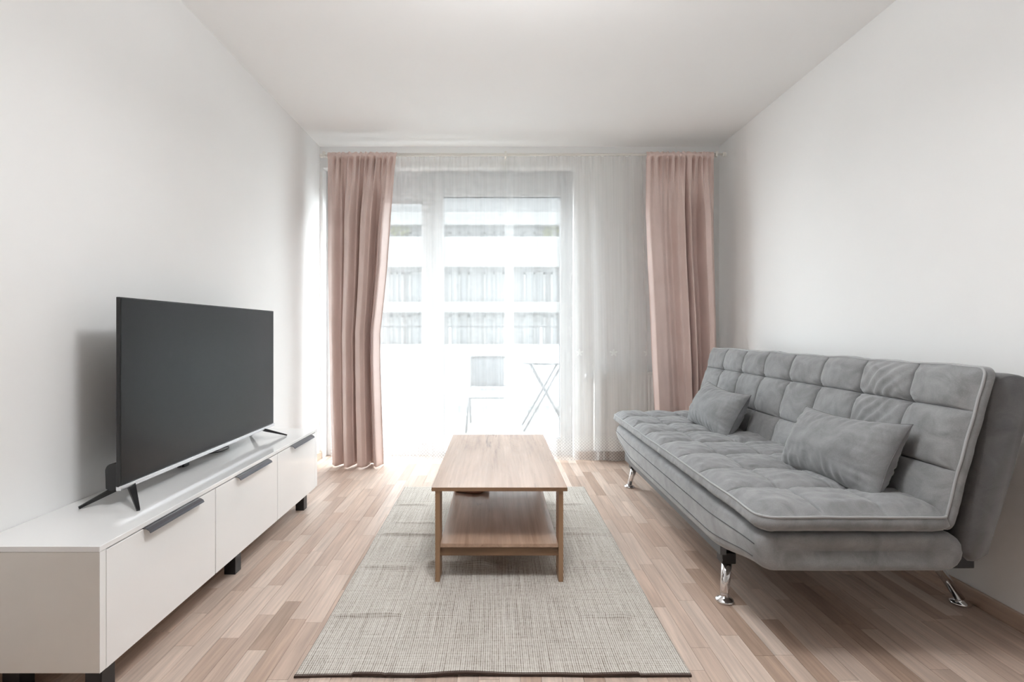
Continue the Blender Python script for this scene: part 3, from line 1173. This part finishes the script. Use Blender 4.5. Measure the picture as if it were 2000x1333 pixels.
# steel under-frame
boxes('under_frame', [(0.900, 0.925, 1.97, 3.42, 0.184, 0.246), (1.62, 1.65, 1.93, 3.46, 0.185, 0.24),
                      (0.935, 1.62, 2.00, 2.03, 0.19, 0.235), (0.935, 1.62, 3.36, 3.39, 0.19, 0.235)], 'frame_steel', sofa)
for (fx, fy, tx, ty) in ((0.916, 1.967, 0.945, 2.010), (0.927, 3.410, 0.952, 3.375)):
    box('leg_bracket', tx - 0.030, tx + 0.026, ty - 0.026, ty + 0.026, 0.140, 0.1838, 'black_plastic', sofa, 0.003)
for y0 in (SY0 + 0.02, SY1 - 0.10):
    box('hinge_bracket', 1.490, 1.575, y0, y0 + 0.05, 0.300, 0.345, 'black_plastic', sofa, 0.004)
for (fx, fy, tx, ty, tz) in ((0.916, 1.967, 0.945, 2.010, 0.141), (0.927, 3.410, 0.952, 3.375, 0.141),
                             (1.842, 1.949, 1.640, 2.020, 0.36), (1.842, 3.42, 1.640, 3.37, 0.36)):
    lg = bmesh.new()
    add_tube(lg, [(fx, fy, 0.018), ((fx * 0.5 + tx * 0.5), (fy + ty) / 2, 0.009 + tz / 2), (tx, ty, tz)],
             [0.0160, 0.0185, 0.0210], 20)
    lo = bm_obj('leg', lg, 'chrome', sofa, True)
    lathe('foot', [(0.020, 0.0005), (0.034, 0.001), (0.0355, 0.006), (0.033, 0.011), (0.022, 0.016), (0.016, 0.020), (0.014, 0.026)],
          (fx, fy, 0), 'chrome', lo)
adopt(sofa)


# ------------------------------------------------------------------ lumbar pillows
def pillow(name, W, H, T, seed):
    """pillow in its own frame: x along width, z up, y thickness"""
    nu, nv = 70, 44
    vs, fs = [], []
    for side in (1, -1):
        for j in range(nv + 1):
            for i in range(nu + 1):
                a, b = 2 * i / nu - 1, 2 * j / nv - 1
                a = math.copysign(abs(a) ** 0.85, a)
                b = math.copysign(abs(b) ** 0.85, b)
                prof = max(0.0, (1 - abs(a) ** 2.8) * (1 - abs(b) ** 2.0)) ** 0.55
                x = a * W / 2 * (1 - 0.075 * (1 - b * b))
                z = b * H / 2 * (1 - 0.15 * (1 - a * a))
                y = T / 2 * prof
                ed = max(abs(a), abs(b))
                wr = 0.010 * nz(a * 11 + seed, b * 2.5, side) * (abs(b) ** 2) + 0.012 * nz(a * 2.5, b * 9 + seed, side) * (abs(a) ** 3)
                wr += 0.006 * nz(a * 3 + seed, b * 3, 2.0 * side)
                y += wr * min(1, prof * 2)
                vs.append((x, side * y, z))
    n1 = (nu + 1) * (nv + 1)
    for s in (0, 1):
        for j in range(nv):
            for i in range(nu):
                q = s * n1 + j * (nu + 1) + i
                f = (q, q + 1, q + nu + 2, q + nu + 1)
                fs.append(f if s else f[::-1])
    o = mesh_obj(name, vs, fs, 'velvet_pillow', None, True)
    bm = bmesh.new(); bm.from_mesh(o.data)
    bmesh.ops.remove_doubles(bm, verts=bm.verts, dist=0.0004)
    bmesh.ops.recalc_face_normals(bm, faces=bm.faces)
    bm.to_mesh(o.data); bm.free()
    return o


def pillow_thing(loc, rot, W, H, T, seed, label):
    body = pillow('throw_pillow', W, H, T, seed)
    # edge seam as a part
    pts = []
    for k in range(81):
        s = k / 80 * 4
        seg = int(min(3, s)); f = s - seg
        a, b = [(-1 + 2 * f, -1), (1, -1 + 2 * f), (1 - 2 * f, 1), (-1, 1 - 2 * f)][seg]
        pts.append((a * W / 2 * (1 - 0.075 * (1 - b * b)), 0, b * H / 2 * (1 - 0.15 * (1 - a * a))))
    tube('seam', pts, 0.0022, 'velvet_dark', body, 6)
    body.location = loc
    body.rotation_euler = rot
    tag(body, label, 'pillow', 'grey lumbar pillows on the sofa')
    return body


# local x -> world -Y (so the pillow faces -X), leaning back
def lean(angle, yaw, roll=0.0):
    return (Matrix.Rotation(yaw, 4, 'Z') @ Matrix.Rotation(angle, 4, 'X') @ Matrix.Rotation(roll, 4, 'Y')).to_euler()


pillow_thing((1.365, 1.965, 0.612), lean(math.radians(-27), math.radians(-90 + 3), math.radians(-2)), 0.53, 0.305, 0.20, 3.0,
             'grey velvet lumbar pillow at the near end of the sofa')
pillow_thing((1.325, 2.955, 0.610), lean(math.radians(-27), math.radians(-90 + 2), math.radians(3)), 0.53, 0.30, 0.19, 8.0,
             'grey velvet lumbar pillow at the far end of the sofa near the curtain')


# ------------------------------------------------------------------ curtains
def knots(u, ks):
    xs = [k[0] for k in ks]
    ys_ = [k[1] for k in ks]
    # smooth (cosine) interpolation between fold crests and valleys
    if u <= xs[0]:
        return ys_[0]
    for a in range(len(xs) - 1):
        if u <= xs[a + 1]:
            f = (u - xs[a]) / (xs[a + 1] - xs[a])
            f = f * f * (3 - 2 * f)
            return ys_[a] + (ys_[a + 1] - ys_[a]) * f
    return ys_[-1]


def drape(name, depth, left, right, ztop, zbot, ks, mat, seed, nu=260, nv=150, gathers=12, fold_gain=1.0):
    """left/right: lists of (photo y, photo x) edge points at that depth; ks: fold depths over u"""
    vs, fs = [], []
    pyt = VPY + (EYE - ztop) / depth * F
    for j in range(nv + 1):
        f = (j / nv)
        f = f ** 1.4                           # finer rows at the top
        z = ztop + (zbot - ztop) * f
        py = VPY + (EYE - z) / depth * F
        xl = interp(py, [a for a, b in left], [b for a, b in left])
        xr = interp(py, [a for a, b in right], [b for a, b in right])
        xl = (xl - VPX) / F * depth
        xr = (xr - VPX) / F * depth
        dz = ztop - z
        amp = (0.06 + 0.94 * sstep(0.05, 0.60, dz)) * fold_gain * 1.45
        gat = math.exp(-max(0.0, dz - 0.045) / 0.18) * (0.35 + 0.65 * sstep(0.0, 0.03, dz))
        pocket = math.exp(-((dz - 0.027) / 0.020) ** 2)
        for i in range(nu + 1):
            u = i / nu
            uu = u + 0.020 * nz(u * 3 + seed, z * 1.1, 0.5) * sstep(0.1, 0.8, dz) + 0.02 * math.sin(z * 1.7 + seed) * math.sin(PI * u)
            y = -knots(uu, ks) * amp
            edge = 0.35 + 0.65 * sstep(0.0, 0.2, u) * (1 - sstep(0.85, 1.0, u))
            gp = 2 * PI * gathers * (u + 0.03 * nz(u * 6 + seed, 0, 0))
            y += edge * gat * (0.021 * math.sin(gp) + 0.010 * math.sin(gp * 1.7 + 1.3))
            y += 0.003 * nz(u * 7 + seed, z * 3, 0) + 0.0012 * nz(u * 16, z * 10 + seed, 3)
            y = y * (1 - pocket) - pocket * (0.0135 + 0.004 * edge * (1 + math.sin(gp)))
            x = xl + (xr - xl) * u + gat * 0.003 * math.sin(gp * 0.9 + 0.7)
            zz = z
            if j == 0:
                zz += 0.004 * math.sin(gp * 1.1) * edge
            if j == nv:
                zz += 0.010 * nz(u * 5 + seed, 2.2, 0)
            vs.append((x, depth + y, zz))
    for j in range(nv):
        for i in range(nu):
            a = j * (nu + 1) + i
            fs.append((a, a + nu + 1, a + nu + 2, a + 1))
    o = mesh_obj(name, vs, fs, mat, None, True)
    return o


PD = 3.930
# left pink curtain
ksL = [(0.0, -0.01), (0.10, 0.015), (0.20, -0.02), (0.255, -0.045), (0.285, 0.035), (0.36, 0.045), (0.45, 0.0), (0.52, -0.055),
       (0.555, 0.045), (0.64, 0.05), (0.70, 0.02), (0.735, -0.055), (0.80, -0.045), (0.84, 0.02), (0.90, 0.04), (1.0, -0.02)]
ztopL = EYE + (648 - 298) / F * PD
cl = drape('curtain', PD, [(290, 640), (500, 639), (700, 643), (800, 645), (905, 648)],
           [(290, 777), (330, 771), (420, 762), (520, 755), (600, 747), (650, 741), (700, 741), (800, 744), (905, 748)],
           ztopL, 0.010, ksL, 'pink', 2.0)
cl.modifiers.new('thickness', 'SOLIDIFY').thickness = 0.0015
tag(cl, 'dusty pink satin curtain hanging left of the balcony window', 'curtain', 'pink curtains on the rod')
# right pink curtain
ksR = [(0.0, 0.0), (0.06, 0.03), (0.20, 0.03), (0.30, -0.005), (0.40, -0.03), (0.48, 0.005), (0.555, 0.035), (0.60, -0.025),
       (0.645, 0.035), (0.70, -0.03), (0.75, -0.06), (0.80, -0.055), (0.845, 0.035), (0.90, 0.045), (0.95, 0.01), (1.0, -0.015)]
cr = drape('curtain', PD, [(290, 1262), (420, 1261), (520, 1265), (600, 1269), (700, 1273), (800, 1278), (905, 1284)],
           [(290, 1394), (500, 1397), (650, 1401), (800, 1403), (905, 1404)],
           EYE + (648 - 297) / F * PD, 0.010, ksR, 'pink', 11.0)
cr.modifiers.new('thickness', 'SOLIDIFY').thickness = 0.0015
tag(cr, 'dusty pink satin curtain hanging in the corner behind the sofa', 'curtain', 'pink curtains on the rod')


# sheer curtains
def sheer(name, x0t, x1t, x0b, x1b, depth, ztop, zbot, waves, seed, label):
    nu, nv = 330, 70
    vs, fs, dens = [], [], []
    for j in range(nv + 1):
        f = j / nv
        z = ztop + (zbot - ztop) * f
        xl = x0t + (x0b - x0t) * f
        xr = x1t + (x1b - x1t) * f
        amp = 0.35 + 0.65 * sstep(0.02, 0.5, f)
        for i in range(nu + 1):
            u = i / nu
            ph = 2 * PI * waves * (u + 0.025 * nz(u * 4 + seed, z * 0.5, 0))
            big = 0.5 + 0.5 * nz(u * 5 + seed, 1.5, z * 0.25)
            y = amp * (0.016 * math.sin(ph) * (0.4 + big) + 0.004 * math.sin(ph * 2.3 + 1)) + 0.004 * math.exp(-f * 30) * math.sin(ph * 4)
            x = xl + (xr - xl) * u + 0.006 * math.cos(ph) * amp
            zz = z + (0.012 * nz(u * 6 + seed, 3, 0) if j == nv else 0)
            vs.append((x, depth + y, zz))
            slope = abs(math.cos(ph)) * (0.4 + big) * amp       # cloth runs edge-on on the flanks of a fold
            dens.append(0.32 + 0.025 * nz(u * 150 + seed, z * 1.5, 0) + 0.06 * nz(u * 9 + seed, z * 0.4, 4) + 0.05 * slope)
    for j in range(nv):
        for i in range(nu):
            a = j * (nu + 1) + i
            fs.append((a, a + nu + 1, a + nu + 2, a + 1))
    o = mesh_obj(name, vs, fs, 'sheer', None, True)
    at = o.data.attributes.new('weave', 'FLOAT', 'POINT')
    at.data.foreach_set('value', dens)
    tag(o, label, 'sheer curtain', 'white sheer curtains over the balcony window')
    return o


SD = 4.050
zs = EYE + (648 - 304) / F * SD
sheer('sheer_curtain', -1.36, 0.14, -1.36, 0.15, SD - 0.012, zs, 0.022, 11, 1.0,
      'white sheer lace-hemmed curtain covering the left half of the balcony window')
sheer('sheer_curtain', 0.075, 1.205, 0.06, 1.265, SD + 0.008, zs, 0.016, 6, 6.0,
      'white sheer lace-hemmed curtain hanging in front of the radiator and door edge')

# curtain rods
rod = empty('curtain_rod', (0, PD, EYE))
tag(rod, 'cream double curtain rod mounted above the balcony window', 'curtain rod')
ZR = EYE + (648 - 304.5) / F * PD
tube('front_rod', [(-1.385, PD, ZR), (1.815, PD, ZR + 0.012)], 0.0085, 'rod', rod, 14)
ZS = EYE + (648 - 301) / F * SD
tube('rear_rod', [(-1.385, SD, ZS), (1.79, SD, ZS)], 0.007, 'rod', rod, 14)
for q in (-1.390, 1.828):
    zz = ZR + (0.012 if q > 0 else 0)
    bm = bmesh.new()
    add_tube(bm, [(q - 0.014, PD, zz), (q - 0.010, PD, zz), (q + 0.010, PD, zz), (q + 0.014, PD, zz)],
             [0.013, 0.017, 0.017, 0.013], 18)
    bm_obj('finial', bm, 'rod', rod)
for q in (-1.372, 0.08, 1.765):
    zb = ZR + 0.003
    bm = bmesh.new()
    add_box(bm, q - 0.012, q + 0.012, YB - 0.008, YB - 0.0005, zb - 0.045, zb + 0.045, 0.002)
    add_box(bm, q - 0.007, q + 0.007, PD - 0.004, YB - 0.006, zb + 0.010, zb + 0.026, 0.002)
    add_box(bm, q - 0.008, q + 0.008, PD - 0.013, PD + 0.013, zb - 0.012, zb + 0.03, 0.002)
    bm_obj('bracket', bm, 'rod', rod)
adopt(rod)

# ------------------------------------------------------------------ radiator
RX0_, RX1_ = 0.825, 1.60
RZ0, RZ1 = 0.085, 0.742
ry0, ry1 = 4.085, 4.155
rad = empty('radiator', ((RX0_ + RX1_) / 2, ry1, 0))
tag(rad, 'white ribbed panel radiator on the wall behind the sheer curtain', 'radiator')
# ribbed front
prof = []
x = RX0_ + 0.02
nrib = 22
step = (RX1_ - RX0_ - 0.04) / nrib
outline = [(RX0_ + 0.002, 0.0)]
for k in range(nrib):
    a = RX0_ + 0.02 + k * step
    outline += [(a, 0.0), (a + step * 0.22, 0.004), (a + step * 0.5, 0.0055), (a + step * 0.78, 0.004)]
outline += [(RX1_ - 0.02, 0.0), (RX1_ - 0.002, 0.0)]
vs, fs = [], []
for zz in (RZ0, RZ0 + 0.03, RZ1 - 0.045, RZ1 - 0.022):
    for (x, h) in outline:
        vs.append((x, ry0 + (h if RZ0 + 0.01 < zz < RZ1 - 0.03 else 0.0), zz))
no = len(outline)
for a in range(3):
    for k in range(no - 1):
        fs.append((a * no + k, a * no + k + 1, (a + 1) * no + k + 1, (a + 1) * no + k))
rp = mesh_obj('front_panel', vs, fs, 'radiator', rad)
rs = rp.modifiers.new('thickness', 'SOLIDIFY')
rs.thickness = 0.0015
box('side_panel', RX0_ - 0.002, RX0_ + 0.0015, ry0 - 0.001, ry1, RZ0, RZ1 - 0.002, 'radiator', rad, 0.0006)
box('side_panel', RX1_ - 0.0015, RX1_ + 0.002, ry0 - 0.001, ry1, RZ0, RZ1 - 0.002, 'radiator', rad, 0.0006)
box('rear_panel', RX0_ + 0.002, RX1_ - 0.002, ry1 - 0.012, ry1 - 0.002, RZ0, RZ1 - 0.022, 'radiator', rad)
bars = [(RX0_ - 0.002, RX1_ + 0.002, ry0 - 0.001, ry0 + 0.010, RZ1 - 0.02, RZ1), (RX0_ - 0.002, RX1_ + 0.002, ry1 - 0.010, ry1, RZ1 - 0.02, RZ1)]
k = RX0_
while k < RX1_ - 0.006:
    bars.append((k, k + 0.006, ry0 + 0.010, ry1 - 0.010, RZ1 - 0.008, RZ1 - 0.001))
    k += 0.018
boxes('top_grille', bars, 'radiator', rad)
for q in (RX0_ + 0.035, RX0_ + 0.085):
    tube('supply_pipe', [(q, 4.12, 0.001), (q, 4.12, RZ0 + 0.002)], 0.008, 'radiator', rad)
bm = bmesh.new()
add_tube(bm, [(RX0_ - 0.075, 4.12, RZ1 - 0.035), (RX0_ - 0.060, 4.12, RZ1 - 0.035), (RX0_ - 0.02, 4.12, RZ1 - 0.035), (RX0_ - 0.001, 4.12, RZ1 - 0.035)],
         [0.018, 0.021, 0.019, 0.010], 16)
bm_obj('thermostat_valve', bm, 'pvc', rad, True)
for q in (RX0_ + 0.1, RX1_ - 0.1):
    box('wall_bracket', q, q + 0.03, ry1 - 0.002, YB - 0.0002, 0.2, 0.6, 'radiator', rad)
adopt(rad)

# ------------------------------------------------------------------ balcony
bf = struct(box('balcony_floor', -3.2, 3.2, YB + 0.30, 6.62, -0.22, -0.02, 'balcony'))
rail = empty('balcony_railing', (0, 6.5, -0.02))
tag(rail, 'pale balcony railing with slim top bar beyond the sheer curtains', 'railing')
box('top_bar', -3.2, 3.2, 6.46, 6.50, 1.135, 1.16, 'grey_metal', rail, 0.004)
for k in range(-2, 3):
    box('panel', k * 1.2 - 0.58, k * 1.2 + 0.58, 6.474, 6.486, 0.10, 0.90, 'rail_glass', rail)
for k in range(-3, 3):
    box('post', k * 1.2 + 0.585, k * 1.2 + 0.615, 6.462, 6.498, -0.02, 1.135, 'pvc', rail)
adopt(rail)

# folding balcony chair
bc = empty('balcony_chair', (-0.08, 5.6, -0.02))
tag(bc, 'grey sling garden chair on the balcony beside the round folding table', 'chair')
cx0, cx1, cyf, cyb = -0.30, 0.16, 5.42, 5.82
for q in (cx0, cx1):
    tube('leg', [(q - 0.02 * (1 if q == cx0 else -1), cyf - 0.10, -0.019), (q, cyf + 0.05, 0.34), (q, cyb, 0.40), (q, cyb + 0.12, 0.78)], 0.012, 'grey_metal', bc)
    tube('leg', [(q, cyb + 0.10, -0.019), (q, cyb - 0.10, 0.36)], 0.012, 'grey_metal', bc)
tube('cross_bar', [(cx0, cyf + 0.05, 0.34), (cx1, cyf + 0.05, 0.34)], 0.010, 'grey_metal', bc)
tube('cross_bar', [(cx0, cyb + 0.12, 0.78), (cx1, cyb + 0.12, 0.78)], 0.010, 'grey_metal', bc)


def sheet(name, a, b, c, dd, sag, mat, parent):
    a, b, c, dd = map(Vector, (a, b, c, dd))
    n_ = (b - a).cross(dd - a).normalized()
    vs, fs = [], []
    for j in range(9):
        for i in range(9):
            u, v = i / 8, j / 8
            p = a.lerp(b, u).lerp(dd.lerp(c, u), v) - n_ * sag * math.sin(PI * u) * math.sin(PI * v)
            vs.append(p)
    for j in range(8):
        for i in range(8):
            q = j * 9 + i
            fs.append((q, q + 1, q + 10, q + 9))
    o = mesh_obj(name, vs, fs, mat, parent, True)
    o.modifiers.new('thickness', 'SOLIDIFY').thickness = 0.003
    return o


sheet('seat', (cx0, cyf + 0.05, 0.352), (cx1, cyf + 0.05, 0.352), (cx1, cyb, 0.41), (cx0, cyb, 0.41), 0.02, 'mesh_cloth', bc)
sheet('backrest', (cx0, cyb + 0.012, 0.43), (cx1, cyb + 0.012, 0.43), (cx1, cyb + 0.12, 0.775), (cx0, cyb + 0.12, 0.775), -0.02, 'mesh_cloth', bc)
adopt(bc)

# round folding table
bt = empty('folding_table', (0.56, 5.6, -0.02))
tag(bt, 'round grey folding table with crossed legs on the balcony', 'table')
lathe('table_top', [(0.235, 0.0), (0.255, 0.004), (0.255, 0.020), (0.245, 0.024)], (0.56, 5.6, 0.715), 'grey_metal', bt, 36)
for s in (-1, 1):
    for yy in (5.42, 5.78):
        tube('leg', [(0.56 - s * 0.17, yy + s * 0.012, 0.714), (0.56 + s * 0.25, yy + s * 0.012, -0.019)], 0.011, 'grey_metal', bt)
tube('cross_bar', [(0.56, 5.39, 0.417), (0.56, 5.81, 0.417)], 0.009, 'grey_metal', bt)
adopt(bt)

# ------------------------------------------------------------------ building across the street
BY = 16.0


def bz(py):
    return EYE - (py - VPY) / F * BY


def bx(px):
    return (px - VPX) / F * BY


bl = empty('apartment_building', (0, BY, -6))
tag(bl, 'white apartment block with long balconies across the street', 'building')
box('wall', -12, 12, BY - 0.1, BY + 8, -6, bz(330), 'facade_grey', bl)
for i, (pt, pb) in enumerate([(422, 446), (468, 526), (592, 612), (672, 706), (760, 806)]):
    box('balcony_parapet', -12, 12, BY - 0.5, BY - 0.3, bz(pb), bz(pt), 'facade', bl, 0.02)
    box('balcony_slab', -12, 12, BY - 0.299, BY - 0.101, bz(pb), bz(pb) + 0.18, 'facade', bl)
box('cornice', -12, 12, BY - 0.2, BY - 0.101, bz(383), bz(330), 'facade', bl)
cols = [(690, 740), (765, 790), (800, 860), (878, 918), (945, 985), (1022, 1064), (1075, 1110), (1140, 1190)]
for (pt, pb) in ((455, 480), (533, 596), (616, 676), (710, 768)):
    for (a, b) in cols:
        wn = boxes('window', [(bx(a), bx(a) + 0.07, BY - 0.16, BY - 0.101, bz(pb), bz(pt)), (bx(b) - 0.07, bx(b), BY - 0.16, BY - 0.101, bz(pb), bz(pt)),
                              (bx(a), bx(b), BY - 0.16, BY - 0.101, bz(pt) - 0.07, bz(pt)), (bx((a + b) / 2) - 0.03, bx((a + b) / 2) + 0.03, BY - 0.16, BY - 0.101, bz(pb), bz(pt))],
                   'facade', bl)
        box('window_pane', bx(a) + 0.07, bx(b) - 0.07, BY - 0.135, BY - 0.11, bz(pb), bz(pt) - 0.07, 'facade_win', wn)
adopt(bl)
rngp = random.Random(5)
for q, (a, b) in enumerate(((768, 800), (1060, 1090))):
    hg = bmesh.new()
    for k in range(70):
        c = Vector((bx(a) + (bx(b) - bx(a)) * rngp.random(), BY - 0.28 + 0.15 * rngp.random(), bz(466) + 0.42 * rngp.random()))
        s = 0.05 + 0.05 * rngp.random()
        ax = Vector((rngp.uniform(-1, 1), rngp.uniform(-1, 1), rngp.uniform(-1, 1))).normalized()
        bx_ = ax.orthogonal().normalized()
        cc = ax.cross(bx_)
        vv = [hg.verts.new(c + bx_ * s), hg.verts.new(c + cc * s * 0.5), hg.verts.new(c - bx_ * s), hg.verts.new(c - cc * s * 0.5)]
        hg.faces.new(vv)
    pln = empty('balcony_plant', (bx((a + b) / 2), BY, bz(468)))
    bm_obj('foliage', hg, 'leaf', pln)
    box('planter', bx(a), bx(b), BY - 0.29, BY - 0.17, bz(485), bz(465), 'facade_grey', pln, 0.02)
    tag(pln, ['yellow-green potted plant on the opposite balcony beside the left curtain',
              'yellow-green potted plant on the opposite balcony at the right of the door pane'][q], 'plant', 'plants on the opposite balcony')
    adopt(pln)
# unseen storeys around the room, added and made tall to keep sky off the facade
struct(boxes('wall_sky_block', [(-14, 14, -8, YB + 0.3, ZC + 0.25, ZC + 28), (-14, XL - 0.25, -8, YB + 0.3, -6, ZC + 0.24),
                            (XR + 0.25, 14, -8, YB + 0.3, -6, ZC + 0.24), (XL - 0.24, XR + 0.24, -8, YB + 0.3, -6, -0.3)], 'facade'))
struct(box('ground', -40, 40, 4.6, 60, -6.2, -6.0, 'street'))
